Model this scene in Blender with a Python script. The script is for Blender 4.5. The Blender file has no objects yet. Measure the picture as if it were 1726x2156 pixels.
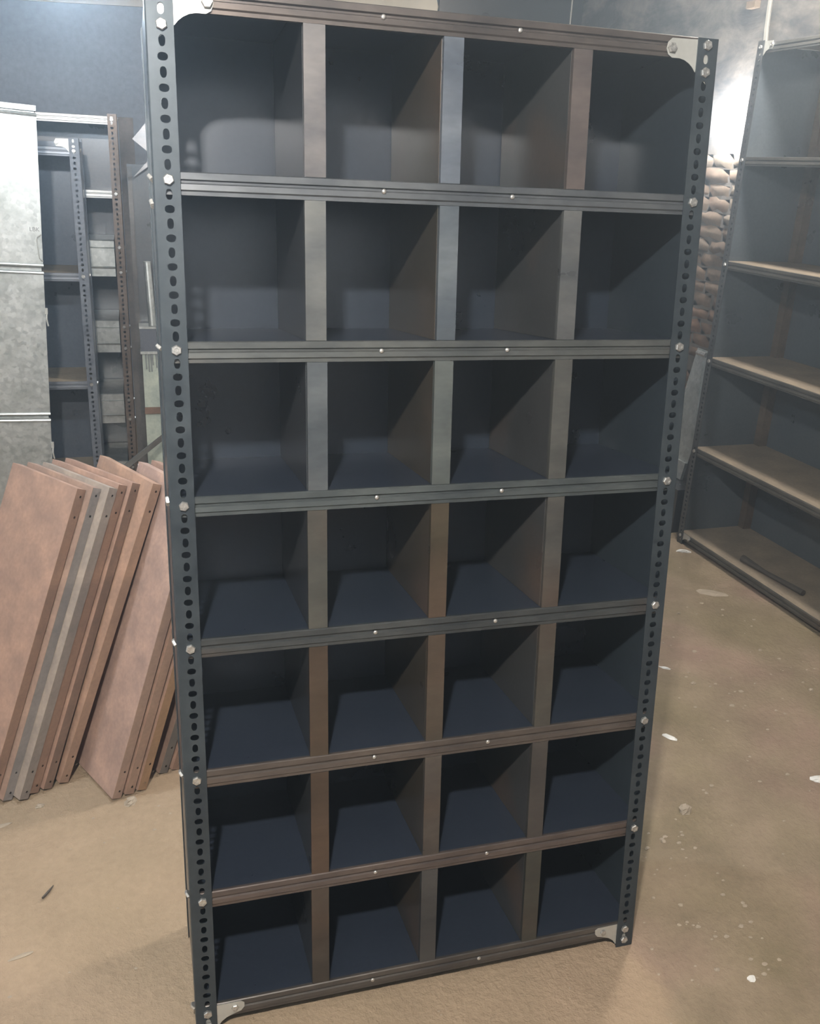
import bpy, math, random
from mathutils import Vector, Matrix, noise

random.seed(7)
S = bpy.context.scene
COL = S.collection

# ------------------------------------------------------------------ camera
cam_d = bpy.data.cameras.new('camera')
cam = bpy.data.objects.new('camera', cam_d)
COL.objects.link(cam)
cam.location = (-0.061, -1.338, 1.592)
cam.rotation_euler = (1.20905, -0.04787, -0.28368)
cam_d.sensor_fit = 'HORIZONTAL'
cam_d.sensor_width = 36.0
cam_d.lens = 36.0 * 1920.5 / 1726.0
cam_d.clip_start = 0.02
S.camera = cam

# ------------------------------------------------------------------ world (haze added for lens glare), exposure, lamps
S.view_settings.view_transform = 'Standard'
S.view_settings.look = 'None'
S.view_settings.exposure = 0.0
S.view_settings.gamma = 1.0
S.view_settings.use_curve_mapping = False
S.cycles.use_denoising = True
S.cycles.max_bounces = 3
S.cycles.diffuse_bounces = 3
S.cycles.glossy_bounces = 2
S.cycles.transmission_bounces = 0
S.cycles.use_adaptive_sampling = True
S.cycles.adaptive_threshold = 0.12
S.cycles.use_light_tree = False
S.cycles.volume_bounces = 0
S.cycles.sample_clamp_indirect = 6.0
S.cycles.caustics_reflective = False
S.cycles.caustics_refractive = False

HAZE = 0.030  # added haze, stands in for veiling glare of the lens
world = bpy.data.worlds.new('glare_haze')
S.world = world
world.cycles.sampling_method = 'NONE'
world.use_nodes = True
wn = world.node_tree
wn.nodes['Background'].inputs['Color'].default_value = (0.5, 0.55, 0.6, 1)
wn.nodes['Background'].inputs['Strength'].default_value = 0.02
vs = wn.nodes.new('ShaderNodeVolumeScatter')
vs.inputs['Color'].default_value = (0.74, 0.88, 1.0, 1)
vs.inputs['Density'].default_value = HAZE
vs.inputs['Anisotropy'].default_value = 0.65
wn.links.new(vs.outputs['Volume'], wn.nodes['World Output'].inputs['Volume'])

# lamp positions and powers; the bulbs are built further down around the same points
LAMPS = {
    'front': ((-0.30, -1.42, 2.50), 1480.0, (1.0, 0.96, 0.91), 0.032),
    'left': ((-0.165, 1.0, 1.965), 250.0, (0.74, 0.87, 1.0), 0.032),  # added unseen lamp, gives the haze its glow at upper left
    'right': ((2.05, 1.50, 2.70), 275.0, (1.0, 0.96, 0.90), 0.10),  # added unseen fill lamp, brightens the floor and tall rack on the right
    'wall': ((2.67, 2.774, 1.875), 110.0, (0.95, 0.97, 1.0), 0.034),
}
for key, (pos, watt, rgb, rad) in LAMPS.items():
    ld = bpy.data.lights.new('bulb_light_' + key, 'POINT')
    ld.energy = watt
    ld.color = rgb
    ld.shadow_soft_size = rad
    lo = bpy.data.objects.new('bulb_light_' + key, ld)
    lo.location = pos
    COL.objects.link(lo)


# ------------------------------------------------------------------ helpers
class MB:
    def __init__(self):
        self.v = []
        self.f = []

    def vert(self, p):
        self.v.append(tuple(p))
        return len(self.v) - 1

    def quad(self, a, b, c, d):
        i = len(self.v)
        self.v += [tuple(a), tuple(b), tuple(c), tuple(d)]
        self.f.append((i, i + 1, i + 2, i + 3))

    def box(self, x0, x1, y0, y1, z0, z1):
        i = len(self.v)
        self.v += [(x0, y0, z0), (x1, y0, z0), (x1, y1, z0), (x0, y1, z0),
                   (x0, y0, z1), (x1, y0, z1), (x1, y1, z1), (x0, y1, z1)]
        for q in ((0, 3, 2, 1), (4, 5, 6, 7), (0, 1, 5, 4), (1, 2, 6, 5), (2, 3, 7, 6), (3, 0, 4, 7)):
            self.f.append(tuple(i + k for k in q))
        return self

    def prism(self, pts, fn):
        """closed outline pts (a, b) swept t = 0..1; fn(a, b, t) -> xyz"""
        n = len(pts)
        i = len(self.v)
        for t in (0, 1):
            for a, b in pts:
                self.v.append(tuple(fn(a, b, t)))
        self.f.append(tuple(range(i + n - 1, i - 1, -1)))
        self.f.append(tuple(range(i + n, i + 2 * n)))
        for k in range(n):
            j = (k + 1) % n
            self.f.append((i + k, i + j, i + n + j, i + n + k))
        return self

    def strip(self, line, th, x0, x1):
        """sheet folded along a (y, z) line, thickness th, running x0..x1"""
        P = [Vector((a, b)) for a, b in line]
        N = []
        for k in range(len(P)):
            d = Vector((0, 0))
            if k > 0:
                d += (P[k] - P[k - 1]).normalized()
            if k < len(P) - 1:
                d += (P[k + 1] - P[k]).normalized()
            d.normalize()
            N.append(Vector((d.y, -d.x)))
        Q = [p - n * th for p, n in zip(P, N)]
        i = len(self.v)
        m = len(P)
        for x in (x0, x1):
            for p in P:
                self.v.append((x, p.x, p.y))
            for q in Q:
                self.v.append((x, q.x, q.y))
        o = 2 * m
        for k in range(m - 1):
            self.f.append((i + k, i + k + 1, i + o + k + 1, i + o + k))
            self.f.append((i + m + k + 1, i + m + k, i + o + m + k, i + o + m + k + 1))
            self.f.append((i + k + 1, i + k, i + m + k, i + m + k + 1))
            self.f.append((i + o + k, i + o + k + 1, i + o + m + k + 1, i + o + m + k))
        self.f.append((i, i + o, i + o + m, i + m))
        self.f.append((i + m - 1, i + 2 * m - 1, i + o + 2 * m - 1, i + o + m - 1))
        return self

    def plate(self, fn, a0, a1, b0, b1, holes, n=16):
        """sheet a0..a1 x b0..b1 with oval holes (ca, cb, ra, rb) in order of b; fn(a, b, t) -> xyz, t = 0 front, 1 back"""
        rows = []
        prev = b0
        for k, h in enumerate(holes):
            if k + 1 < len(holes):
                nx = (h[1] + holes[k + 1][1]) / 2
            else:
                nx = min(b1, h[1] + (h[1] - prev))
            rows.append((prev, nx, h))
            prev = nx
        if prev < b1 - 1e-5:
            rows.append((prev, b1, None))
        s = n // 4
        for lo, hi, h in rows:
            out = []
            for c in range(4):
                p, q = [((a1, hi), (a0, hi)), ((a0, hi), (a0, lo)), ((a0, lo), (a1, lo)), ((a1, lo), (a1, hi))][c]
                for j in range(s):
                    u = j / s
                    out.append((p[0] + (q[0] - p[0]) * u, p[1] + (q[1] - p[1]) * u))
            if h is None:
                for t in (0, 1):
                    q = [fn(a0, lo, t), fn(a1, lo, t), fn(a1, hi, t), fn(a0, hi, t)]
                    self.quad(*(q if t == 0 else q[::-1]))
                continue
            ca, cb, ra, rb = h
            ring = []
            for j in range(n):
                th = math.pi / 4 + 2 * math.pi * j / n
                c, d = math.cos(th), math.sin(th)
                ring.append((ca + ra * math.copysign(abs(c) ** 0.85, c), cb + rb * math.copysign(abs(d) ** 0.85, d)))
            i = len(self.v)
            for t in (0, 1):
                self.v += [tuple(fn(a, b, t)) for a, b in out]
                self.v += [tuple(fn(a, b, t)) for a, b in ring]
            for j in range(n):
                k = (j + 1) % n
                self.f.append((i + j, i + k, i + n + k, i + n + j))
                self.f.append((i + 2 * n + k, i + 2 * n + j, i + 3 * n + j, i + 3 * n + k))
                self.f.append((i + n + j, i + n + k, i + 3 * n + k, i + 3 * n + j))
        for a in (a0, a1):
            self.quad(fn(a, b0, 0), fn(a, b1, 0), fn(a, b1, 1), fn(a, b0, 1))
        for b in (b0, b1):
            self.quad(fn(a0, b, 0), fn(a1, b, 0), fn(a1, b, 1), fn(a0, b, 1))
        return self

    def tube(self, path, r, n=10, cap=True):
        P = [Vector(p) for p in path]
        rs = r if isinstance(r, (list, tuple)) else [r] * len(P)
        i = len(self.v)
        for k, p in enumerate(P):
            d = (P[min(k + 1, len(P) - 1)] - P[max(k - 1, 0)]).normalized()
            u = d.orthogonal().normalized() if k == 0 else (u - d * u.dot(d)).normalized()
            w = d.cross(u)
            for j in range(n):
                a = 2 * math.pi * j / n
                self.v.append(tuple(p + (u * math.cos(a) + w * math.sin(a)) * rs[k]))
        for k in range(len(P) - 1):
            for j in range(n):
                m = (j + 1) % n
                self.f.append((i + k * n + j, i + k * n + m, i + (k + 1) * n + m, i + (k + 1) * n + j))
        if cap:
            self.f.append(tuple(i + j for j in range(n - 1, -1, -1)))
            self.f.append(tuple(i + (len(P) - 1) * n + j for j in range(n)))
        return self

    def lathe(self, prof, n=20, fn=None):
        """prof (r, h) turned about the h axis; fn(x, y, h) -> xyz"""
        fn = fn or (lambda x, y, h: (x, y, h))
        i = len(self.v)
        for r, h in prof:
            for j in range(n):
                a = 2 * math.pi * j / n
                self.v.append(tuple(fn(r * math.cos(a), r * math.sin(a), h)))
        for k in range(len(prof) - 1):
            for j in range(n):
                m = (j + 1) % n
                self.f.append((i + k * n + j, i + k * n + m, i + (k + 1) * n + m, i + (k + 1) * n + j))
        self.f.append(tuple(i + j for j in range(n - 1, -1, -1)))
        self.f.append(tuple(i + (len(prof) - 1) * n + j for j in range(n)))
        return self

    def mesh(self, name, mat, smooth=False):
        me = bpy.data.meshes.new(name)
        me.from_pydata(self.v, [], self.f)
        me.validate()
        import bmesh
        bm = bmesh.new()
        bm.from_mesh(me)
        bmesh.ops.remove_doubles(bm, verts=bm.verts, dist=1e-6)
        bmesh.ops.recalc_face_normals(bm, faces=bm.faces)
        bm.to_mesh(me)
        bm.free()
        if smooth:
            for p in me.polygons:
                p.use_smooth = True
        me.materials.append(mat)
        return me

    def build(self, name, mat, parent=None, color=None, smooth=False):
        return link(name, self.mesh(name, mat, smooth), parent, color)


def link(name, me, parent=None, color=None):
    o = bpy.data.objects.new(name, me)
    COL.objects.link(o)
    if parent:
        o.parent = parent
    if color:
        o.color = color if len(color) == 4 else (*color, 0.3)
    return o


def tag(o, label=None, cat=None, group=None, kind=None):
    if label:
        o['label'] = label
    if cat:
        o['category'] = cat
    if group:
        o['group'] = group
    if kind:
        o['kind'] = kind
    return o


def empty(name, loc=(0, 0, 0), rot=(0, 0, 0)):
    o = bpy.data.objects.new(name, None)
    o.empty_display_size = 0.1
    o.location = loc
    o.rotation_euler = rot
    COL.objects.link(o)
    return o


# ------------------------------------------------------------------ materials
def mat_new(name):
    m = bpy.data.materials.new(name)
    m.use_nodes = True
    nt = m.node_tree
    b = nt.nodes['Principled BSDF']
    return m, nt, b


def nd(nt, kind, **kw):
    n = nt.nodes.new(kind)
    for k, v in kw.items():
        if k.startswith('i_'):
            n.inputs[k[2:].replace('_', ' ')].default_value = v
        else:
            setattr(n, k, v)
    return n


def ramp(nt, src, stops):
    r = nt.nodes.new('ShaderNodeValToRGB')
    e = r.color_ramp.elements
    while len(e) > len(stops):
        e.remove(e[-1])
    while len(e) < len(stops):
        e.new(1.0)
    for el, (p, c) in zip(e, stops):
        el.position = p
        el.color = (*c, 1) if len(c) == 3 else c
    nt.links.new(src, r.inputs['Fac'])
    return r


def mix(nt, fac, a, b, blend='MIX'):
    m = nt.nodes.new('ShaderNodeMix')
    m.data_type = 'RGBA'
    m.blend_type = blend
    for sock, val in ((m.inputs[0], fac), (m.inputs[6], a), (m.inputs[7], b)):
        if hasattr(val, 'is_output'):
            nt.links.new(val, sock)
        elif isinstance(val, (int, float)):
            sock.default_value = val
        else:
            sock.default_value = (*val, 1) if len(val) == 3 else val
    return m.outputs[2]


def coords(nt, scale=(1, 1, 1)):
    tc = nt.nodes.new('ShaderNodeTexCoord')
    mp = nt.nodes.new('ShaderNodeMapping')
    mp.inputs['Scale'].default_value = scale
    nt.links.new(tc.outputs['Object'], mp.inputs['Vector'])
    return mp.outputs['Vector']


def tex_noise(nt, vec, scale, detail=5, rough=0.55, dist=0.0):
    n = nt.nodes.new('ShaderNodeTexNoise')
    n.inputs['Scale'].default_value = scale
    n.inputs['Detail'].default_value = detail
    n.inputs['Roughness'].default_value = rough
    n.inputs['Distortion'].default_value = dist
    nt.links.new(vec, n.inputs['Vector'])
    return n.outputs['Fac']


def bump(nt, b, src, strength, dist):
    n = nt.nodes.new('ShaderNodeBump')
    n.inputs['Strength'].default_value = strength
    n.inputs['Distance'].default_value = dist
    nt.links.new(src, n.inputs['Height'])
    nt.links.new(n.outputs['Normal'], b.inputs['Normal'])


def steel_mat(name, rust=(0.105, 0.072, 0.052), metallic=0.35, r0=0.28, r1=0.5, stretch=(1, 1, 1), spec=0.5, con=1.0, mscale=14.0):
    """bare sheet steel; the object colour gives each sheet its tone, its alpha how far rust has spread"""
    m, nt, b = mat_new(name)
    oi = nt.nodes.new('ShaderNodeObjectInfo')
    v = coords(nt, stretch)
    big = tex_noise(nt, v, 3.2, 3, 0.5, 0.2)
    mid = tex_noise(nt, v, mscale, 5, 0.55)
    fine = tex_noise(nt, v, 90.0, 4, 0.6)
    tone = ramp(nt, mid, [(0.25, (1 - 0.32 * con, 1 - 0.30 * con, 1 - 0.26 * con)), (0.75, (1 + 0.22 * con, 1 + 0.20 * con, 1 + 0.16 * con))])
    base = mix(nt, 1.0, oi.outputs['Color'], tone.outputs['Color'], 'MULTIPLY')
    # rust edge: noise pushed over a threshold set by alpha
    add = nd(nt, 'ShaderNodeMath', operation='ADD')
    nt.links.new(big, add.inputs[0])
    nt.links.new(oi.outputs['Alpha'], add.inputs[1])
    rr = ramp(nt, add.outputs[0], [(0.80, (0, 0, 0)), (1.0, (0.85, 0.85, 0.85))])
    col = mix(nt, rr.outputs['Color'], base, rust)
    sp = ramp(nt, fine, [(0.3, (0.88, 0.88, 0.88)), (0.7, (1.08, 1.08, 1.08))])
    col = mix(nt, 1.0, col, sp.outputs['Color'], 'MULTIPLY')
    nt.links.new(col, b.inputs['Base Color'])
    b.inputs['Metallic'].default_value = metallic
    rg = ramp(nt, mid, [(0.3, (r0,) * 3), (0.75, (r1,) * 3)])
    nt.links.new(rg.outputs['Color'], b.inputs['Roughness'])
    b.inputs['Specular IOR Level'].default_value = spec
    bump(nt, b, fine, 0.05, 0.001)
    return m


def plain(name, col, rough=0.6, metallic=0.0, var=0.15, scale=12.0, bumpy=0.0, emit=None):
    m, nt, b = mat_new(name)
    v = coords(nt)
    n = tex_noise(nt, v, scale, 5)
    r = ramp(nt, n, [(0.3, tuple(c * (1 - var) for c in col)), (0.7, tuple(c * (1 + var) for c in col))])
    nt.links.new(r.outputs['Color'], b.inputs['Base Color'])
    b.inputs['Roughness'].default_value = rough
    b.inputs['Metallic'].default_value = metallic
    if bumpy:
        bump(nt, b, n, bumpy, 0.01)
    if emit:
        b.inputs['Emission Color'].default_value = (*emit[0], 1)
        b.inputs['Emission Strength'].default_value = emit[1]
    return m


M = {}
M['sheet'] = steel_mat('oiled_black_sheet_steel', metallic=0.2, r0=0.27, r1=0.30, spec=0.9, con=0.55, mscale=5.0)
M['lip'] = steel_mat('rolled_steel_edge', metallic=0.45, r0=0.26, r1=0.5, stretch=(0.45, 1, 1), con=1.25, mscale=10.0)
M['post'] = steel_mat('slotted_angle_steel', metallic=0.4, r0=0.36, r1=0.55)
M['tray'] = steel_mat('rusted_tray_steel', rust=(0.30, 0.15, 0.085), metallic=0.0, r0=0.55, r1=0.75)
M['dusty'] = steel_mat('dust_covered_steel', rust=(0.13, 0.10, 0.075), metallic=0.0, r0=0.75, r1=0.9, spec=0.2, mscale=7.0)
M['zinc'] = plain('zinc_plated_bolt', (0.56, 0.55, 0.52), 0.33, 0.8, 0.35, 160)
M['plate'] = plain('zinc_plated_gusset', (0.50, 0.50, 0.46), 0.42, 0.5, 0.12, 25)


def galv_mat():
    m, nt, b = mat_new('galvanised_sheet')
    v = coords(nt)
    vo = nd(nt, 'ShaderNodeTexVoronoi', i_Scale=70.0)
    nt.links.new(v, vo.inputs['Vector'])
    n = tex_noise(nt, v, 6.0, 6, 0.65)
    c = ramp(nt, vo.outputs['Color'], [(0.0, (0.50, 0.52, 0.50)), (1.0, (0.66, 0.67, 0.64))])
    d = ramp(nt, n, [(0.3, (0.62, 0.64, 0.62)), (0.6, (1, 1, 1))])
    nt.links.new(mix(nt, 1.0, c.outputs['Color'], d.outputs['Color'], 'MULTIPLY'), b.inputs['Base Color'])
    b.inputs['Metallic'].default_value = 0.7
    r = ramp(nt, vo.outputs['Color'], [(0.0, (0.34,) * 3), (1.0, (0.48,) * 3)])
    nt.links.new(r.outputs['Color'], b.inputs['Roughness'])
    return m


M['galv'] = galv_mat()


def floor_mat():
    """pale trodden screed to the left, loose darker earth to the right of a ragged line"""
    m, nt, b = mat_new('packed_earth')
    v = coords(nt)
    big = tex_noise(nt, v, 1.9, 4, 0.5, 0.3)
    mid = tex_noise(nt, v, 6.0, 6, 0.6)
    fine = tex_noise(nt, v, 60.0, 5, 0.65)
    earth = ramp(nt, big, [(0.36, (0.215, 0.172, 0.110)), (0.5, (0.255, 0.198, 0.137)), (0.64, (0.27, 0.19, 0.145))])
    pale = ramp(nt, big, [(0.35, (0.315, 0.240, 0.160)), (0.65, (0.35, 0.26, 0.178))])
    sx = nt.nodes.new('ShaderNodeSeparateXYZ')
    nt.links.new(v, sx.inputs[0])
    wob = nd(nt, 'ShaderNodeMath', operation='MULTIPLY_ADD')
    nt.links.new(mid, wob.inputs[0])
    wob.inputs[1].default_value = 0.22
    nt.links.new(sx.outputs['X'], wob.inputs[2])
    mp = nt.nodes.new('ShaderNodeMapRange')
    mp.inputs['From Min'].default_value = 1.02
    mp.inputs['From Max'].default_value = 1.07
    nt.links.new(wob.outputs[0], mp.inputs['Value'])
    c1 = mix(nt, mp.outputs['Result'], pale.outputs['Color'], earth.outputs['Color'])
    c2 = ramp(nt, mid, [(0.28, (0.80, 0.80, 0.79)), (0.7, (1.12, 1.12, 1.12))])
    c3 = ramp(nt, fine, [(0.25, (0.88, 0.88, 0.88)), (0.75, (1.06, 1.06, 1.06))])
    halfc = mix(nt, 0.45, (1.0, 1.0, 1.0), c2.outputs['Color'])
    soft = mix(nt, mp.outputs['Result'], halfc, c2.outputs['Color'])
    col = mix(nt, 1.0, c1, soft, 'MULTIPLY')
    col = mix(nt, 1.0, col, c3.outputs['Color'], 'MULTIPLY')
    nt.links.new(col, b.inputs['Base Color'])
    b.inputs['Roughness'].default_value = 0.9
    b.inputs['Specular IOR Level'].default_value = 0.15
    add = nd(nt, 'ShaderNodeMath', operation='ADD')
    nt.links.new(mid, add.inputs[0])
    nt.links.new(fine, add.inputs[1])
    bump(nt, b, add.outputs[0], 0.5, 0.014)
    return m


M['floor'] = floor_mat()


def sooty_wall(name, plaster, soot, streak_scale, low, high):
    m, nt, b = mat_new(name)
    v = coords(nt, (1, 1, 2.2))
    a = tex_noise(nt, v, streak_scale, 7, 0.62, 0.35)
    f = tex_noise(nt, coords(nt), 35.0, 5, 0.6)
    r = ramp(nt, a, [(low, soot), (high, plaster)])
    s = ramp(nt, f, [(0.3, (0.85,) * 3), (0.7, (1.08,) * 3)])
    nt.links.new(mix(nt, 1.0, r.outputs['Color'], s.outputs['Color'], 'MULTIPLY'), b.inputs['Base Color'])
    b.inputs['Roughness'].default_value = 0.9
    bump(nt, b, a, 0.35, 0.02)
    return m


M['wall_right'] = sooty_wall('sooty_plaster', (0.235, 0.205, 0.170), (0.055, 0.053, 0.052), 3.0, 0.40, 0.74)
M['wall_glare'] = sooty_wall('glare_tinted_wall', (0.30, 0.33, 0.37), (0.20, 0.225, 0.26), 1.0, 0.3, 0.75)  # lens glare over a dark wall, painted in as lighter grey-blue
M['wall_rear'] = sooty_wall('pale_blue_reflector_wall', (0.70, 0.78, 0.88), (0.60, 0.68, 0.77), 1.2, 0.35, 0.65)  # unseen walls made pale blue to brighten reflections in the upper cells
M['dark_reflection_band'] = plain('brown_reflection_tone', (0.13, 0.115, 0.10), 0.8, 0, 0.15, 3)
M['cream'] = plain('cream_limewash', (0.55, 0.50, 0.41), 0.85, 0, 0.12, 4, 0.1)
M['ceiling'] = plain('smoke_stained_ceiling', (0.16, 0.15, 0.14), 0.9, 0, 0.2, 3)
M['brick'] = steel_mat('crumbling_brick', rust=(0.20, 0.12, 0.085), metallic=0.0, r0=0.9, r1=1.0, spec=0.1)
M['mortar'] = plain('earth_mortar', (0.12, 0.105, 0.09), 0.95, 0, 0.2, 18, 0.4)
M['green'] = steel_mat('pale_green_paint', rust=(0.12, 0.10, 0.07), metallic=0.0, r0=0.5, r1=0.7)
M['white'] = plain('white_scrap', (0.68, 0.67, 0.63), 0.55, 0, 0.06, 40)
M['stone'] = plain('pale_stone', (0.32, 0.265, 0.20), 0.9, 0, 0.15, 30, 0.2)
M['twig'] = plain('dark_stick', (0.06, 0.05, 0.04), 0.8, 0, 0.2, 30)
M['bulb'] = plain('bulb_glass', (0.9, 0.9, 0.9), 0.3, 0, 0.0, 1, emit=((1.0, 0.98, 0.95), 30.0))
M['bulb'].cycles.emission_sampling = 'NONE'      # each bulb's light comes from the lamp inside it
M['bakelite'] = plain('lamp_holder_plastic', (0.55, 0.53, 0.48), 0.5, 0, 0.05, 20)
M['cable'] = plain('pale_cable', (0.30, 0.285, 0.25), 0.6, 0, 0.1, 20)
M['ink'] = plain('stencil_ink', (0.22, 0.23, 0.22), 0.7, 0, 0.1, 20)

# ------------------------------------------------------------------ the setting
X0, X1, Y0, Y1, H = -2.4, 2.75, -3.4, 4.6, 2.95
TH = 0.104          # the big rack leans back by 6 degrees


def floor_z(x, y):
    z = 0.006 * noise.noise(Vector((x * 1.7, y * 1.7, 3.0))) + 0.0025 * noise.noise(Vector((x * 7, y * 7, 1.0)))
    # calm round the feet of the racks, and a hollow under the back of the leaning rack
    k = math.exp(-((max(0, abs(x - 0.45) - 0.55)) / 0.12) ** 2 - ((max(0, abs(y - 0.15) - 0.22)) / 0.12) ** 2)
    dip = -math.tan(TH) * max(0.0, min(y, 0.36)) if y < 0.36 else -math.tan(TH) * 0.36 * max(0.0, 1 - (y - 0.36) / 0.25)
    return z * (1 - k) + (dip - 0.001) * k


mb = MB()
nx, ny = 104, 160
for j in range(ny + 1):
    for i in range(nx + 1):
        x = X0 - 0.1 + (X1 - X0 + 0.2) * i / nx
        y = Y0 - 0.1 + (Y1 - Y0 + 0.2) * j / ny
        mb.v.append((x, y, floor_z(x, y)))
for j in range(ny):
    for i in range(nx):
        a = j * (nx + 1) + i
        mb.f.append((a, a + 1, a + nx + 2, a + nx + 1))
floor = mb.build('floor', M['floor'], smooth=True)
tag(floor, 'uneven packed earth floor littered with crumbs', None, None, 'structure')

st = lambda o, lab=None: tag(o, lab, None, None, 'structure')
st(MB().box(X0 - .1, X1 + .1, Y0 - .1, Y1 + .1, H, H + .1).build('ceiling', M['ceiling']))
wall_back = st(MB().box(X0 - .1, X1 + .1, Y1, Y1 + .1, -0.1, H).build('wall_back', M['wall_glare']), 'flat back wall of the workshop, lens glare painted in as grey-blue')
st(MB().box(X0 - .1, X0, Y0, Y1, -0.1, H).build('wall_left', M['wall_rear']))
st(MB().box(X0 - .1, X1 + .1, Y0 - .1, Y0, -0.1, H).build('wall_front', M['wall_rear']))
MB().box(X0, X1, Y0, Y0 + 0.012, -0.02, 1.55).build('dark_reflection_band', M['dark_reflection_band'], bpy.data.objects['wall_front'])  # added unseen dark band, keeps reflections in the lower cells dim
wall_right = st(MB().box(X1, X1 + .1, Y0, Y1, -0.1, H).build('wall_right', M['wall_right']), 'sooty plaster wall with crumbling brick below')
# limewashed band along the top of the back wall, broken off at its right end
pts = [(X0, H), (X0, 2.31), (-0.65, 2.325), (0.05, 2.35), (0.6, 2.36), (1.2, 2.40), (1.78, 2.42), (1.80, 2.5), (1.77, 2.58), (1.80, 2.7), (1.79, H)]
MB().prism(pts, lambda a, b, t: (a, Y1 - 0.012 * t, b)).build('limewash_band', M['cream'], wall_back)

# bricks showing on the right wall past the end of the tall rack
mort = MB().box(X1 - 0.006, X1 + 0.01, 2.05, 3.75, 0.0, 1.74)
mort.build('mortar_bed', M['mortar'], wall_right)
rb = random.Random(3)
bz, row = 0.0, 0
while bz < 1.70:
    h = 0.066 + rb.uniform(-.006, .006)
    y = 2.1 - (0.11 if row % 2 else 0.0)
    while y < 3.6:
        w = 0.20 + rb.uniform(-.035, .03)
        if rb.random() < 0.94 and (bz < 1.55 or rb.random() < 0.75):
            d = 0.008 + rb.random() * 0.014
            m = MB()
            # a rough block: front grid of jittered points
            gy, gz = 4, 3
            idx = {}
            for a in range(gy + 1):
                for c in range(gz + 1):
                    ed = a in (0, gy) or c in (0, gz)
                    dx = (0.002 if ed else d) + (0 if ed else rb.uniform(-.005, .003))
                    jy, jz = rb.uniform(-.010, .010), rb.uniform(-.008, .008)
                    idx[a, c] = m.vert((X1 - 0.004 - dx, y + 0.006 + (w - 0.012) * a / gy + jy, bz + 0.005 + (h - 0.010) * c / gz + jz))
            for a in range(gy):
                for c in range(gz):
                    m.f.append((idx[a, c], idx[a + 1, c], idx[a + 1, c + 1], idx[a, c + 1]))
            t = rb.random()
            pale = min(1.0, max(0.0, (bz - 0.75) / 0.6)) * 0.6 + 0.4 * t
            c0 = Vector((0.21, 0.115, 0.075)).lerp(Vector((0.33, 0.27, 0.205)), pale)
            m.build('brick', M['brick'], wall_right, (*(c0 * 0.62), 0.15 + 0.2 * rb.random()), True)
        y += w
    bz += h
    row += 1

# two big dark sheets standing against the back wall and the pale cable on the right wall
for x0, x1, lab in ((1.80, 2.665, 'tall dark steel sheet against the back wall, next to the cream band'), (2.672, 2.742, 'narrow dark steel sheet in the far corner of the back wall')):
    p = empty('steel_sheet', ((x0 + x1) / 2, Y1 - 0.03, 0.0))
    tag(p, lab, 'sheet')
    w2 = (x1 - x0) / 2
    MB().box(-w2, w2, 0.0, 0.012, 0.0, 2.85).build('sheet', M['sheet'], p, (0.020, 0.022, 0.025, 0.0))
    if w2 > 0.1:
        MB().box(w2 - 0.008, w2, -0.008, 0.0, 0.0, 2.85).build('edge_fold', M['cable'], p)
tag(MB().tube([(2.742, 2.63, 2.15), (2.74, 2.645, 2.25), (2.74, 2.652, 2.37), (2.74, 2.66, 2.9)], 0.011, 8).build('cable', M['cable']),
    'thick pale cable hanging down the sooty wall above the right rack', 'cable')
tag(MB().box(2.72, 2.75, 2.735, 2.80, 2.345, 2.375).build('wooden_peg', M['tray'], None, (0.22, 0.16, 0.11, 0.0)),
    'small tan wooden peg stuck in the sooty wall near the cable', 'peg')


# ------------------------------------------------------------------ shared fittings
def hex_head(r, h):
    m = MB()
    m.lathe([(r, 0.0), (r, h * 0.72), (r * 0.84, h), (r * 0.45, h), (r * 0.40, h * 0.82)], 6, lambda x, y, k: (x, -k, y))
    return m


bolt_me = hex_head(0.0085, 0.0055).mesh('bolt', M['zinc'])
m = MB().lathe([(0.0042, 0.0), (0.0042, 0.0012), (0.003, 0.0028), (0.0008, 0.0030)], 10, lambda x, y, k: (x, -k, y))
screw_me = m.mesh('screw', M['zinc'], True)


def put(me, name, parent, loc, rot=(0, 0, 0)):
    o = link(name, me, parent)
    o.location = loc
    o.rotation_euler = rot
    return o


def post_mesh(name, Hh, zfirst, pitch, fw, hole_x, mx, my, mat, tx=0.002, big=1.0, n=16):
    """slotted angle, corner at the origin, flanges running +x and +y (mirrored by mx, my)"""
    m = MB()
    cz, k = zfirst, 0
    fr, sd = [], []
    while cz < Hh - pitch * 0.45:
        up = k % 2 == 0
        ra, rb_ = (0.0049, 0.0078) if up else (0.0074, 0.0057)
        fr.append((hole_x, cz, ra * big, rb_ * big))
        ra, rb_ = (0.0074, 0.0057) if up else (0.0049, 0.0078)
        sd.append((hole_x, cz, ra * big, rb_ * big))
        cz += pitch
        k += 1
    c = 0.0022
    m.plate(lambda a, b, t: (mx * a, my * (-tx + tx * t), b), c, fw, 0.0, Hh, fr, n)
    m.plate(lambda a, b, t: (mx * tx * t, my * a, b), 0.0, fw, 0.0, Hh, sd, n)
    m.quad((mx * c, -my * tx, 0), (mx * 0.0006, -my * tx * 0.7, 0), (mx * 0.0006, -my * tx * 0.7, Hh), (mx * c, -my * tx, Hh))
    m.quad((mx * 0.0006, -my * tx * 0.7, 0), (0, 0, 0), (0, 0, Hh), (mx * 0.0006, -my * tx * 0.7, Hh))
    return m.mesh(name, mat)


def shelf_line(D, lip=0.034):
    k = lip / 0.034
    return [(D, 0.0), (0.0045, 0.0), (0.0025, -0.0015), (0.0022, -0.0110 * k), (0.0062, -0.0130 * k), (0.0062, -0.0160 * k),
            (0.0026, -0.0180 * k), (0.0020, -0.0262 * k), (0.0046, -0.0285 * k), (0.0046, -0.0340 * k), (0.0130, -0.0340 * k)]


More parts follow.
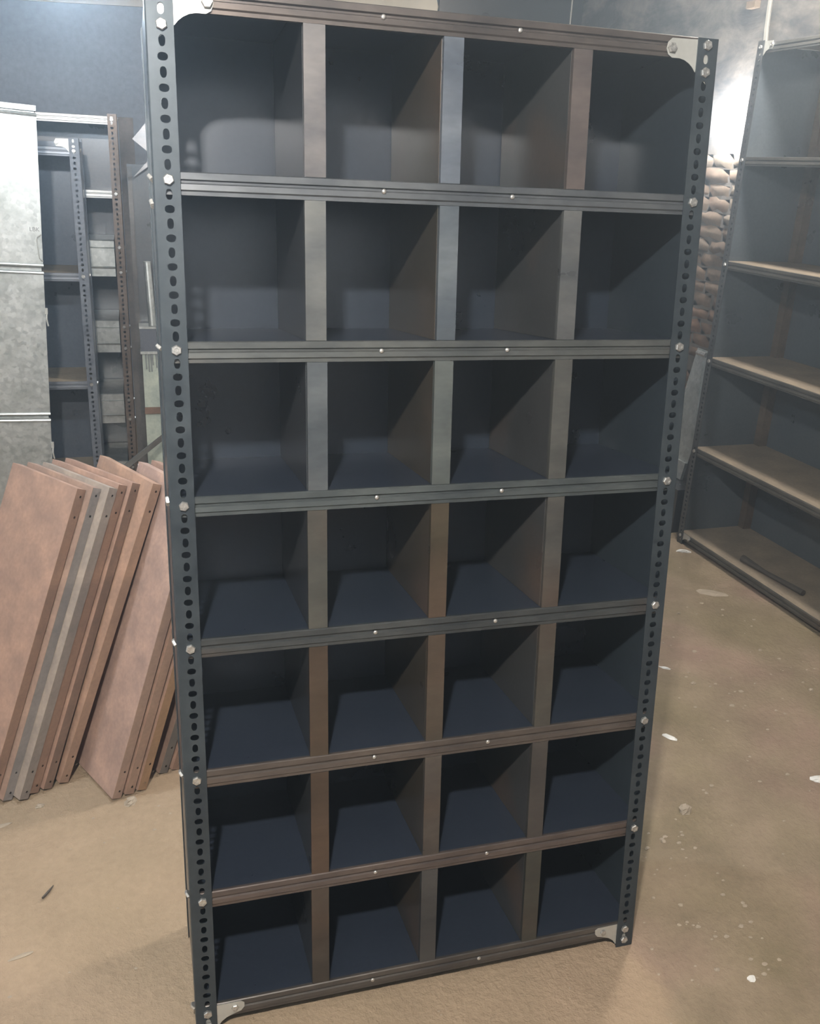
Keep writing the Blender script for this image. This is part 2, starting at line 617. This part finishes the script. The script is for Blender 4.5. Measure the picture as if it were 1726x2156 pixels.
# ------------------------------------------------------------------ the pigeonhole rack in front
P = 0.0211
W = 0.900
D = 0.315
OUT = 0.0225
HM = 1.830
ZB = [0.046 + (7 - k) * 12 * P for k in range(8)]
TOP = 0.013
rack = empty('pigeonhole_rack', (0, 0, 0), (-TH, 0, 0))
tag(rack, 'tall dark steel pigeonhole rack of seven rows by four cells, leaning slightly back', 'rack')

for mx, my, x, y in ((1, 1, -OUT, 0.0), (-1, 1, W + OUT, 0.0), (1, -1, -OUT, D), (-1, -1, W + OUT, D)):
    me = post_mesh('post', HM, ZB[7] - P, P, 0.040, OUT, mx, my, M['post'])
    o = link('post', me, rack, (0.043, 0.054, 0.062, 0.05))
    o.location = (x, y, 0)

shelf_tone = [(0.085, 0.072, 0.065, 0.36), (0.100, 0.107, 0.113, 0.24), (0.095, 0.100, 0.095, 0.26), (0.083, 0.095, 0.095, 0.20),
              (0.065, 0.070, 0.070, 0.30), (0.110, 0.092, 0.079, 0.30), (0.115, 0.093, 0.082, 0.32), (0.092, 0.082, 0.072, 0.30)]
line = shelf_line(D - 0.004)
for k, z in enumerate(ZB):
    lp = [(a, b) for a, b in line[1:]]
    sh = MB().strip([(0.010, 0.0)] + lp, 0.001, -0.019, W + 0.019).build('shelf', M['lip'], rack, shelf_tone[k])
    sh.location = (0, 0, z + TOP)
    deck = MB().box(-0.0195, W + 0.0195, 0.010, D - 0.0027, -0.001, 0.0).build('shelf_deck', M['sheet'], sh, (0.026, 0.034, 0.050, 0.0))
    for x in (0.3335, 0.5625):
        xx = x + random.uniform(-.006, .006)
        put(screw_me, 'screw', sh, (xx, 0.0024, -TOP - 0.0035), (0, 0, 0))

for x, nm in ((-OUT + 0.0022, 'l'), (W + OUT - 0.0032, 'r')):
    MB().box(x, x + 0.001, 0.003, D - 0.001, 0.03, HM + 0.0012).build('side_panel', M['sheet'], rack, (0.031, 0.041, 0.050, 0.04))
MB().box(-OUT + 0.0025, W + OUT - 0.0025, D - 0.0032, D - 0.0022, 0.03, HM + 0.0012).build('back_panel', M['sheet'], rack, (0.022, 0.030, 0.043, 0.0))

# dividers: a web with a folded front face, three to a row
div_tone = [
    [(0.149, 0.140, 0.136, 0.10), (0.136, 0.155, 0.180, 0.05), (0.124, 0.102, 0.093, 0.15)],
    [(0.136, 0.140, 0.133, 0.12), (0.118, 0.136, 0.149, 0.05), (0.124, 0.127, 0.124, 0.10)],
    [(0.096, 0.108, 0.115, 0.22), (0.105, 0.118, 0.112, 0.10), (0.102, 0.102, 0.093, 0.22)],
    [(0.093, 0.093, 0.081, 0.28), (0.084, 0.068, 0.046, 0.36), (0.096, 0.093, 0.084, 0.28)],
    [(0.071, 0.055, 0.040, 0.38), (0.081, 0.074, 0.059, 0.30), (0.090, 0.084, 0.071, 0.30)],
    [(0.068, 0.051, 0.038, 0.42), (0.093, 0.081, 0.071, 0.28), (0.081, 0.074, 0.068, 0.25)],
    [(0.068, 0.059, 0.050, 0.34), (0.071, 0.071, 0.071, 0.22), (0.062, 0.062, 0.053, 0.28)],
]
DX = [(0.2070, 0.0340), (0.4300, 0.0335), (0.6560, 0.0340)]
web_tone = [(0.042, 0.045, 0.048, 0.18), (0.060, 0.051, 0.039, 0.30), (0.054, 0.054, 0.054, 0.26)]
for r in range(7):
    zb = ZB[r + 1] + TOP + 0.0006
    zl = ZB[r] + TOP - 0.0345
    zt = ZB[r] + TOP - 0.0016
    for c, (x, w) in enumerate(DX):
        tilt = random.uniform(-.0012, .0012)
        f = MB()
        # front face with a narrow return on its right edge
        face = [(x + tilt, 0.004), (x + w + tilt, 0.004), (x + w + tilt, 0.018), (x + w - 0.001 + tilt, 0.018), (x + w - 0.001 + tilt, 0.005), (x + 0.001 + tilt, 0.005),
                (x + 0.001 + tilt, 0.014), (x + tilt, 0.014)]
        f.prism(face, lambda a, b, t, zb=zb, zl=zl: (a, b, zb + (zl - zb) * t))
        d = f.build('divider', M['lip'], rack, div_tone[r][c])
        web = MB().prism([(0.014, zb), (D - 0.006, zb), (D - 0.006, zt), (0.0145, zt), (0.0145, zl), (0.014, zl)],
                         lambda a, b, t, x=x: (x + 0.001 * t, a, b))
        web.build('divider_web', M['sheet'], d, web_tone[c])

# gusset plates in the four front corners, bolts on posts and gussets
gt = [(-0.019, HM - 0.002), (0.066, HM - 0.004), (0.0735, 1.819), (0.0755, 1.809), (0.0715, 1.800), (0.064, 1.7955), (0.050, 1.7957),
      (0.040, 1.7935), (0.031, 1.789), (0.024, 1.7835), (0.0185, 1.777), (-0.019, 1.748)]
gb = [(-0.019, 0.058), (0.064, 0.0575), (0.0705, 0.053), (0.0705, 0.044), (0.064, 0.036), (0.048, 0.031), (0.036, 0.0265), (0.026, 0.019), (0.0185, 0.008), (-0.019, 0.002)]
for pts in (gt, gb):
    for mir in (False, True):
        q = [((W - a) if mir else a, b) for a, b in pts]
        g = MB().prism(q, lambda a, b, t: (a, 0.0003 + 0.0013 * t, b)).build('gusset', M['plate'], rack)
        g['label'] = 'pale zinc gusset plate'
        if pts is gt:
            put(bolt_me, 'bolt', g, ((W - 0.066) if mir else 0.066, 0.0002, 1.8105))
        else:
            put(bolt_me, 'bolt', g, ((W - 0.052) if mir else 0.052, 0.0002, 0.046)).scale = (0.8, 0.8, 0.8)
for k, z in enumerate(ZB):
    for x in (0.0, W):
        put(bolt_me, 'bolt', rack, (x, -0.002, z), (0, random.uniform(0, 1), 0))
    put(bolt_me, 'bolt', rack, (-OUT, OUT, z + 0.004), (random.uniform(0, 1), 0, -math.pi / 2))
    put(bolt_me, 'bolt', rack, (W + OUT, OUT, z + 0.004), (random.uniform(0, 1), 0, math.pi / 2))
for x in (0.0, W):
    put(bolt_me, 'bolt', rack, (x, -0.002, ZB[0] - 2 * P), (0, 0.4, 0))
    put(bolt_me, 'bolt', rack, (x, -0.002, ZB[7] - P * 1.3), (0, 0.2, 0))
put(bolt_me, 'bolt', rack, (-OUT, OUT, ZB[1] - 1.6 * P), (0.3, 0, -math.pi / 2))


# ------------------------------------------------------------------ plainer slotted racks in the background
def back_rack(name, label, Wr, Dr, Hr, tops, loc, rot, post_c, sheet_c, lip_c, pitch=P, lipm='lip', lip=0.034, gus=True, deck_c=None, web=True, back=True):
    r = empty(name, loc, rot)
    tag(r, label, 'rack')
    for mx, my, x, y in ((1, 1, 0, 0), (-1, 1, Wr, 0), (1, -1, 0, Dr), (-1, -1, Wr, Dr)):
        o = link('post', post_mesh('post', Hr, pitch, pitch, 0.040, 0.0225, mx, my, M['post'], n=8, big=0.92), r, post_c)
        o.location = (x, y, 0)
    for z in tops:
        sh = MB().strip([(0.010, 0.0)] + shelf_line(Dr - 0.004, lip)[1:], 0.001, 0.0035, Wr - 0.0035).build('shelf', M[lipm], r, lip_c)
        sh.location = (0, 0, z)
        MB().box(0.0035, Wr - 0.0035, 0.010, Dr - 0.004, -0.001, 0).build('shelf_deck', M['dusty' if deck_c else 'sheet'], sh, deck_c or sheet_c)
        for x in (0.0225, Wr - 0.0225):
            put(bolt_me, 'bolt', r, (x, -0.002, z - 0.013), (0, 0.3, 0))
            s = -1 if x < Wr / 2 else 1
            put(bolt_me, 'bolt', r, (0 if s < 0 else Wr, 0.0225, z - 0.010), (0.2, 0, s * math.pi / 2))
    for x in (0.0022, Wr - 0.0032):
        MB().box(x, x + 0.001, 0.003, Dr - 0.003, 0.03, Hr - 0.012).build('side_panel', M['sheet'], r, sheet_c)
    if back:
        MB().box(0.0035, Wr - 0.0035, Dr - 0.0032, Dr - 0.0022, 0.03, Hr - 0.014).build('back_panel', M['sheet'], r, sheet_c)
    if gus:
        for mir in (False, True):
            for zz, sgn in ((Hr, 1), (0.06, -1)):
                pts = [(0.004, -0.002), (0.088, -0.004), (0.096, -0.018), (0.088, -0.033), (0.066, -0.034), (0.052, -0.040), (0.042, -0.052), (0.004, -0.082)]
                q = [((Wr - a) if mir else a, zz + b * (1 if sgn > 0 else 0.7)) for a, b in pts]
                g = MB().prism(q, lambda a, b, t: (a, 0.0003 + 0.0013 * t, b)).build('gusset', M['plate'], r)
                put(bolt_me, 'bolt', g, ((Wr - 0.086) if mir else 0.086, 0.0002, zz - 0.018))
    return r


# tall dark rack along the right wall, seen along its length (front faces -x)
HS = 0.410
tops = [0.055 + HS * k for k in range(6)]
tall = back_rack('storage_rack', 'tall dark open rack with six dusty shelves standing along the right wall', 1.24, 0.371, 2.115, tops,
                 (2.338, 2.110, 0.0), (0, 0, -math.pi / 2 + 0.024), (0.075, 0.078, 0.080, 0.20), (0.082, 0.096, 0.108, 0.02), (0.10, 0.095, 0.085, 0.30),
                 deck_c=(0.24, 0.195, 0.145, 0.16))
for z0 in (0,):
    o = MB().box(0.004, 0.045, 0.371 - 0.045, 0.371 - 0.0035, 0.03, 2.1).build('corner_strip', M['lip'], tall, (0.16, 0.12, 0.09, 0.35))

# grey rack on the left, behind the galvanised cabinet
back_rack('storage_rack', 'blue-grey slotted rack with shiny top gusset behind the galvanised cabinet', 0.90, 0.31, 1.635,
          [1.60, 1.105, 0.64, 0.2], (-1.135, 2.85, 0.0), (0, 0, 0), (0.16, 0.175, 0.20, 0.03), (0.13, 0.15, 0.18, 0.03), (0.22, 0.235, 0.26, 0.12),
          deck_c=(0.36, 0.30, 0.22, 0.0))

# rust-brown rack further back with deep galvanised shelf fronts
brn = back_rack('storage_rack', 'rust brown slotted rack with deep galvanised shelf fronts at the back left', 0.90, 0.34, 1.745,
                [1.735, 1.43], (-0.985, 3.17, 0.0), (0, 0, 0), (0.19, 0.145, 0.115, 0.26), (0.12, 0.12, 0.125, 0.15), (0.55, 0.55, 0.53, 0.0), gus=False)
MB().box(0.905, 0.968, 0.03, 0.05, 0.0, 1.735).build('end_plank', M['dusty'], brn, (0.17, 0.15, 0.135, 0.12))
for z1, z0 in ((1.215, 1.055), (0.855, 0.705), (0.505, 0.36), (0.165, 0.03)):
    t = MB()
    t.strip([(0.33, z1), (0.010, z1), (0.006, z1 - 0.003), (0.006, z1 - 0.030), (0.010, z1 - 0.033), (0.006, z1 - 0.036), (0.006, z0 + 0.045),
             (0.001, z0 + 0.042), (0.006, z0 + 0.034), (0.006, z0)], 0.001, 0.045, 0.855)
    t.build('shelf', M['galv'], brn)
    for zz in (z1 - 0.03, z0 + 0.02):
        put(bolt_me, 'bolt', brn, (0.8775, -0.002, zz))
        put(bolt_me, 'bolt', brn, (0.900, 0.0225, zz), (0, 0, math.pi / 2))

# ------------------------------------------------------------------ galvanised three-door cabinet, left edge of the photo
cabt = empty('galvanised_cabinet', (-0.432, 2.42, 0.0), (0, math.radians(2.4), math.radians(6.0)))
tag(cabt, 'bright galvanised steel cabinet with stacked doors at the left edge of the photo', 'cabinet')
CW = 0.62
MB().box(-CW, 0.0, 0.012, 0.42, 0.02, 1.715).build('body', M['galv'], cabt)
MB().box(-CW - 0.004, 0.006, -0.004, 0.425, 1.715, 1.733).build('top_rim', M['galv'], cabt)
for i, (z0, z1) in enumerate(((0.035, 0.592), (0.606, 1.160), (1.176, 1.708))):
    d = MB().box(-CW, 0.006, -0.003, 0.010, z0, z1)
    d.tube([(-CW, -0.004, z1 - 0.006), (0.007, -0.004, z1 - 0.006)], 0.006, 8)
    d.tube([(-CW, -0.004, z0 + 0.006), (0.007, -0.004, z0 + 0.006)], 0.006, 8)
    dr = d.build('door', M['galv'], cabt)
    if i == 2:
        h = MB().tube([(0.004, -0.004, z0 + 0.118), (-0.010, -0.013, z0 + 0.108), (-0.012, -0.014, z0 + 0.098), (-0.006, -0.014, z0 + 0.036), (0.000, -0.012, z0 + 0.026), (0.006, -0.004, z0 + 0.022)], 0.0022, 6)
        h.build('handle', M['plate'], dr)
        cu = bpy.data.curves.new('stencil', 'FONT')
        cu.body = 'LBK'
        cu.size = 0.021
        cu.extrude = 0.0003
        to = bpy.data.objects.new('stencil_tmp', cu)
        COL.objects.link(to)
        bpy.context.view_layer.update()
        me = bpy.data.meshes.new_from_object(to.evaluated_get(bpy.context.evaluated_depsgraph_get()))
        bpy.data.objects.remove(to)
        me.materials.clear()
        me.materials.append(M['ink'])
        so = link('stencil_mark', me, dr)
        so.location = (-0.036, -0.0036, z0 + 0.128)
        so.rotation_euler = (math.pi / 2, 0, 0)
    else:
        zc = (z0 + z1) / 2 + (0.12 if i == 1 else 0.16)
        h = MB().box(0.004, 0.014, -0.010, 0.004, zc, zc + 0.022)
        h.tube([(0.010, -0.008, zc), (0.009, -0.012, zc - 0.02), (0.014, -0.010, zc - 0.045)], 0.003, 6)
        h.build('latch', M['plate'], dr)

# ------------------------------------------------------------------ rusty shelf trays leaning in a row
TL, TW, TD = 0.845, 0.30, 0.026


def tray(B, phi, label, color, fcol, al=36):
    AL = math.radians(al)
    ph = math.radians(phi)
    e = Vector((math.cos(AL), math.sin(AL), 0))
    ds = Vector((-math.sin(AL), math.cos(AL), 0))
    a = Vector((0, 0, math.cos(ph))) + e * math.sin(ph)
    n = e * math.cos(ph) - Vector((0, 0, math.sin(ph)))
    base = Vector((B[0], B[1], 0.0)) - n * TD
    t = bpy.data.objects.new('shelf_tray', None)
    COL.objects.link(t)
    t.empty_display_size = 0.1
    mt = Matrix((n, ds, a)).transposed().to_4x4()
    mt.translation = base
    t.matrix_world = mt
    tag(t, label, 'shelf tray', 'rusty shelf trays leaning in a row')
    MB().box(0, 0.0012, 0.0, TW, 0.0, TL).build('face', M['tray'], t, color)
    hs = [(0.016, 0.020, 0.0028, 0.0032), (0.016, 0.075, 0.0028, 0.0032), (0.016, TL - 0.075, 0.0028, 0.0032), (0.016, TL - 0.020, 0.0028, 0.0032)]
    MB().plate(lambda p, q, k: (p, 0.0012 * k, q), 0.0012, TD, 0.0, TL, hs, 12).build('flange', M['tray'], t, fcol)
    MB().box(0.0012, TD, TW - 0.0012, TW, 0, TL).build('flange', M['tray'], t, fcol)
    MB().prism([(0.0012, 0.002), (TD, 0.004), (TD, TW - 0.004), (0.0012, TW - 0.002)], lambda p, q, k: (p, q, TL - 0.0012 * k)).build('flange', M['tray'], t, color)
    MB().box(0.0012, TD, 0.002, TW - 0.002, 0, 0.0012).build('flange', M['tray'], t, fcol)
    return t


RU = (0.36, 0.225, 0.165, 0.22)
RF = (0.23, 0.145, 0.105, 0.24)
GY = (0.22, 0.20, 0.19, 0.10)
trays = [
    ((-0.475, 0.811), 23.3, 'leftmost leaning tray, its broad rusty face cut by the left edge of the photo', RU, RF),
    ((-0.437, 0.813), 23.3, 'second leaning tray from the left, grey steel flange under a rusty top', (0.33, 0.22, 0.165, .2), GY),
    ((-0.397, 0.808), 23.3, 'third leaning tray from the left, pale grey upper corner with two holes', (0.33, 0.27, 0.22, .1), (0.22, 0.19, 0.17, .14)),
    ((-0.374, 0.829), 23.3, 'fourth leaning tray from the left, brown flange squeezed between its neighbours', RU, RF),
    ((-0.3415, 0.839), 23.4, 'fifth leaning tray from the left, narrow and mostly in shadow', RU, (0.18, 0.12, 0.09, .24)),
    ((-0.301, 0.856), 22.2, 'tray standing alone at mid row with a shadow gap on both sides', (0.40, 0.25, 0.175, .18), (0.27, 0.175, 0.125, .2), 27),
    ((-0.165, 0.759), 19.6, 'wide pinkish tray nearest the rack, standing furthest forward on the floor', (0.40, 0.27, 0.215, .12), (0.29, 0.195, 0.15, .16), 27),
    ((-0.133, 0.770), 19.8, 'tray flange directly right of the wide pinkish tray', RU, (0.29, 0.19, 0.14, .2), 27),
    ((-0.101, 0.780), 20.0, 'ochre brown tray flange second right of the wide pinkish tray', RU, (0.27, 0.165, 0.095, .24), 27),
    ((-0.044, 0.841), 21.5, 'dark grey tray half hidden behind the left post of the rack', (0.3, 0.2, 0.15, .2), (0.13, 0.115, 0.10, .14), 27),
    ((-0.010, 0.850), 21.8, 'rusty tray almost wholly hidden behind the left post of the rack', RU, RF, 27),
]
for a in trays:
    tray(*a)

# ------------------------------------------------------------------ odds and ends between the brown rack and the big rack
bd = empty('painted_board', (0.0, 2.98, 0.0))
tag(bd, 'pale green painted board with dark drips and a brown rail', 'board')
MB().box(-0.035, 0.50, 0.0, 0.02, 0.0, 0.735).build('panel', M['green'], bd, (0.40, 0.44, 0.37, 0.17))
MB().box(-0.037, 0.502, -0.008, 0.0, 0.455, 0.485).build('rail', M['tray'], bd, (0.20, 0.12, 0.08, 0.2))
rd = random.Random(5)
for k in range(7):
    x = -0.02 + 0.011 * k + rd.uniform(-.003, .003)
    ln = rd.uniform(0.02, 0.085)
    MB().tube([(x, 0.0, 0.733), (x + .001, 0.0, 0.733 - ln * .6), (x + .002, 0.0, 0.733 - ln)], [0.0045, 0.003, 0.0035], 6).build('drip', M['ink'], bd)
dk = empty('steel_crate', (0.0, 2.985, 0.735))
tag(dk, 'dark steel crate with pale rim standing on the green board', 'crate')
MB().box(-0.040, 0.45, -0.01, 0.09, 0.012, 0.115).build('body', M['sheet'], dk, (0.15, 0.16, 0.18, 0.05))
MB().box(-0.042, 0.452, -0.013, 0.093, 0.0, 0.012).build('rim', M['galv'], dk)
MB().box(-0.042, 0.452, -0.013, 0.093, 0.115, 0.124).build('rim', M['galv'], dk)
tag(MB().tube([(0.018, 3.0, 0.859), (0.008, 3.02, 1.135), (0.008, 3.02, 1.142)], [0.017, 0.016, 0.016], 14).build('grey_pipe', M['galv'], None),
    'short pale grey pipe standing upright on the dark crate', 'pipe')
pn = empty('dark_panel', (0.0, 3.10, 0.0))
tag(pn, 'dark grey sheet steel panel standing beside the brown rack', 'panel')
MB().box(-0.055, 0.42, 0.0, 0.02, 0.0, 1.545).build('sheet', M['sheet'], pn, (0.115, 0.118, 0.12, 0.12))
MB().box(-0.055, -0.035, -0.02, 0.0, 0.0, 1.535).build('edge_fold', M['lip'], pn, (0.15, 0.14, 0.13, 0.2))
def offcut(name, pts, y, label):
    o = MB().prism(pts, lambda a, b, t: (a, y + 0.004 * t, b)).build(name, M['lip'], None, (0.36, 0.35, 0.35, 0.02))
    tag(o, label, 'offcut')
offcut('sheet_offcut', [(-0.026, 1.647), (0.075, 1.762), (0.13, 1.70), (0.10, 1.61), (0.05, 1.588)], 3.05, 'broad pale triangular sheet offcut above the dark panel')
offcut('sheet_offcut', [(-0.030, 1.492), (0.055, 1.585), (0.16, 1.60), (0.16, 1.56), (0.048, 1.548)], 3.06, 'narrow pale pointed sheet offcut below the triangular one')
SB0, SB1 = Vector((-0.70, 2.145, 0.014)), Vector((0.2, 2.955, 0.473))
sd = SB1 - SB0
sp = MB().box(0, sd.length, -0.004, 0.004, -0.012, 0.012).build('steel_strip', M['lip'], None, (0.20, 0.20, 0.19, 0.2))
sp.location = SB0
sp.rotation_euler = (0, -math.atan2(sd.z, math.hypot(sd.x, sd.y)), math.atan2(sd.y, sd.x))
tag(sp, 'grey steel strip propped at a slant behind the leaning trays', 'strip')

# galvanised duct pieces propped against the brick wall beyond the tall rack
bx = empty('steel_chest', (2.52, 2.42, 0.0), (0, 0, 0.05))
tag(bx, 'low black steel chest on the floor behind the tall rack', 'chest')
MB().box(-0.16, 0.19, -0.20, 0.22, 0.0, 0.205).build('body', M['sheet'], bx, (0.035, 0.036, 0.04, 0.1))
MB().box(-0.165, 0.195, -0.205, 0.225, 0.205, 0.220).build('lid', M['sheet'], bx, (0.04, 0.042, 0.045, 0.1))
gd = empty('duct_sheet', (2.47, 2.41, 0.222), (0.02, math.radians(9), math.radians(2)))
tag(gd, 'long galvanised duct sheet leaning on the brick wall above the black chest', 'duct')
MB().prism([(-0.07, 0.0), (0.12, 0.0), (0.12, 0.62), (0.02, 0.62), (-0.07, 0.46)], lambda a, b, t: (0.002 * t, a, b)).build('sheet', M['galv'], gd)
MB().box(-0.014, 0.0, -0.07, 0.12, 0.0, 0.085).build('collar', M['galv'], gd)
MB().tube([(-0.008, 0.03, 0.60), (-0.008, 0.10, 0.60)], 0.012, 10).build('clamp', M['zinc'], gd)
MB().prism([(-0.04, 0.30), (-0.03, 0.30), (0.06, 0.56), (0.045, 0.57)], lambda a, b, t: (-0.006 * t, a, b)).build('fold', M['galv'], gd)

# ------------------------------------------------------------------ lamps (each bulb round its own light)
def bulb(name, label, pos, up, r=0.028):
    b = empty(name, pos)
    tag(b, label, 'lamp')
    u = Vector(up).normalized()
    q = Vector((0, 0, 1)).rotation_difference(u)
    fn = lambda x, y, h: tuple(q @ Vector((x, y, h)))
    prof = [(0.002, -r)] + [(r * math.cos(a), r * math.sin(a)) for a in [math.radians(d) for d in range(-75, 50, 15)]]
    MB().lathe(prof + [(0.016, r * 1.05)], 20, fn).build('globe', M['bulb'], b, None, True)
    MB().lathe([(0.0165, r * 1.05), (0.017, r * 1.9), (0.013, r * 2.1), (0.0135, r * 2.7), (0.021, r * 2.75), (0.021, r * 3.2), (0.006, r * 3.4)], 16, fn).build('holder', M['bakelite'], b)
    return b, u


for key, lab in (('front', 'bare bulb hanging above the aisle in front of the rack'), ('left', 'added unseen bulb above the leaning trays, making the haze glow'), ('right', 'added unseen fill bulb over the aisle beside the tall rack')):
    pos = Vector(LAMPS[key][0])
    b, u = bulb('unseen_bulb', lab, pos, (0, 0, 1), 0.060 if key == 'right' else 0.028)
    MB().tube([(0, 0, 0.19 if key == 'right' else 0.09), (0.001, 0.001, 0.21), (0, 0, H - pos.z)], 0.003, 6).build('flex', M['cable'], b)
b, u = bulb('wall_lamp', 'glaring white bulb on the brick wall between the two racks', LAMPS['wall'][0], (1, 0.05, 0.15))

# ------------------------------------------------------------------ litter on the floor
def chip(rng, r, flat):
    m = MB()
    n = 7
    prof = []
    i = 0
    for ring_h, ring_r in ((0.0, 1.0), (0.45, 0.95), (0.85, 0.6)):
        for j in range(n):
            a = 2 * math.pi * j / n + ring_h
            q = r * ring_r * rng.uniform(0.75, 1.15)
            m.v.append((q * math.cos(a), q * math.sin(a) * 0.75, r * flat * ring_h * rng.uniform(0.8, 1.1)))
    top = m.vert((0, 0, r * flat))
    for k in range(2):
        for j in range(n):
            m.f.append((k * n + j, k * n + (j + 1) % n, (k + 1) * n + (j + 1) % n, (k + 1) * n + j))
    for j in range(n):
        m.f.append((2 * n + j, 2 * n + (j + 1) % n, top))
    m.f.append(tuple(range(n - 1, -1, -1)))
    return m


rc = random.Random(11)
def scrap(name, xy, r, flat, mat, label, cat, rz=0.0, sc=(1, 1, 1), color=None):
    o = chip(rc, r, flat).build(name, mat, None, color)
    o.location = (xy[0], xy[1], floor_z(*xy) - 0.0005)
    o.rotation_euler = (0, 0, rz)
    o.scale = sc
    return tag(o, label, cat)


scrap('plastic_scrap', (2.295, 1.985), 0.024, 0.5, M['white'], 'white teardrop scrap at the foot of the tall rack', 'scrap', -0.5, (1.6, .7, 1))
scrap('plastic_scrap', (1.648, 1.067), 0.017, 0.3, M['white'], 'small white scrap beside the rack edge, furthest up the bare floor', 'scrap', -0.6, (1.3, .6, 1))
scrap('plastic_scrap', (1.437, 0.685), 0.021, 0.3, M['white'], 'bright white almond shaped scrap on the floor right of the rack', 'scrap', -1.0, (1.3, .75, 1))
scrap('plastic_scrap', (1.130, -0.147), 0.012, 0.4, M['white'], 'tiny white three-cornered scrap at the lower right', 'scrap', 0.3)
scrap('plastic_scrap', (1.752, 0.411), 0.022, 0.4, M['white'], 'whitish lump on the floor at the right edge of the photo', 'scrap', 0.2)
scrap('stone', (1.292, 0.372), 0.022, 0.9, M['stone'], 'round tan stone on the floor right of the rack', 'stone', 0.4)
scrap('stone', (-0.141, 0.738), 0.020, 0.8, M['stone'], 'pale stone at the foot of the wide pinkish tray', 'stone', 0.9)
scrap('stone', (-0.366, 0.775), 0.012, 0.7, M['stone'], 'little pale stone at the foot of the left trays', 'stone', 0.2)
scrap('brick_piece', (2.16, 2.02), 0.050, 0.8, M['brick'], 'broken brick beside the foot of the tall rack', 'brick', 0.2, color=(0.24, 0.13, 0.08, 0.1))
scrap('cardboard_scrap', (2.17, 1.58), 0.055, 0.08, M['stone'], 'flat pale scrap lying under the front edge of the tall rack', 'scrap', -0.5, (1.3, .8, 1))
scrap('plastic_scrap', (-0.452, 0.715), 0.018, 0.25, M['stone'], 'pale sliver at the left edge of the floor below the trays', 'scrap', 0.3, (1.4, .5, 1))
scrap('plastic_scrap', (-0.364, 0.278), 0.018, 0.25, M['stone'], 'short pale strip on the floor at lower left', 'scrap', 0.25, (1.5, .4, 1))
tw = MB().tube([(-0.334, 0.433, 0.004), (-0.322, 0.447, 0.007), (-0.313, 0.467, 0.005)], [0.0025, 0.003, 0.001], 6).build('leaf_curl', M['twig'])
tag(tw, 'small dark curled leaf on the bare floor at left', 'leaf')
rod = MB().tube([(2.418, 1.731, 0.0712), (2.43, 1.60, 0.0655), (2.453, 1.377, 0.0685)], [0.016, 0.010, 0.013], 8).build('stick', M['twig'])
tag(rod, 'dark stick lying on the bottom shelf of the tall rack', 'stick')

g = MB()
rg = random.Random(21)
def crumbs(n, xr, yr, rmin, rmax):
    for _ in range(n):
        x, y = rg.uniform(*xr), rg.uniform(*yr)
        if -0.06 < x < 0.96 and -0.05 < y < 0.5:
            continue
        c = chip(rg, rg.uniform(rmin, rmax), rg.uniform(0.3, 0.8))
        i = len(g.v)
        z = floor_z(x, y) - 0.0008
        g.v += [(vx + x, vy + y, vz + z) for vx, vy, vz in c.v]
        g.f += [tuple(i + k for k in f) for f in c.f]
crumbs(110, (0.98, 2.2), (-0.3, 2.3), 0.002, 0.007)
crumbs(70, (0.95, 1.25), (-0.15, 0.35), 0.002, 0.008)
crumbs(60, (1.3, 2.2), (0.4, 1.5), 0.003, 0.011)
crumbs(60, (-0.6, 0.0), (-0.2, 0.75), 0.0015, 0.005)
crumbs(60, (0.1, 1.3), (-0.9, -0.05), 0.0015, 0.004)
tag(g.build('grit', M['stone']), 'small pale grit and stone chips scattered over the earth floor', 'grit', None, 'stuff')
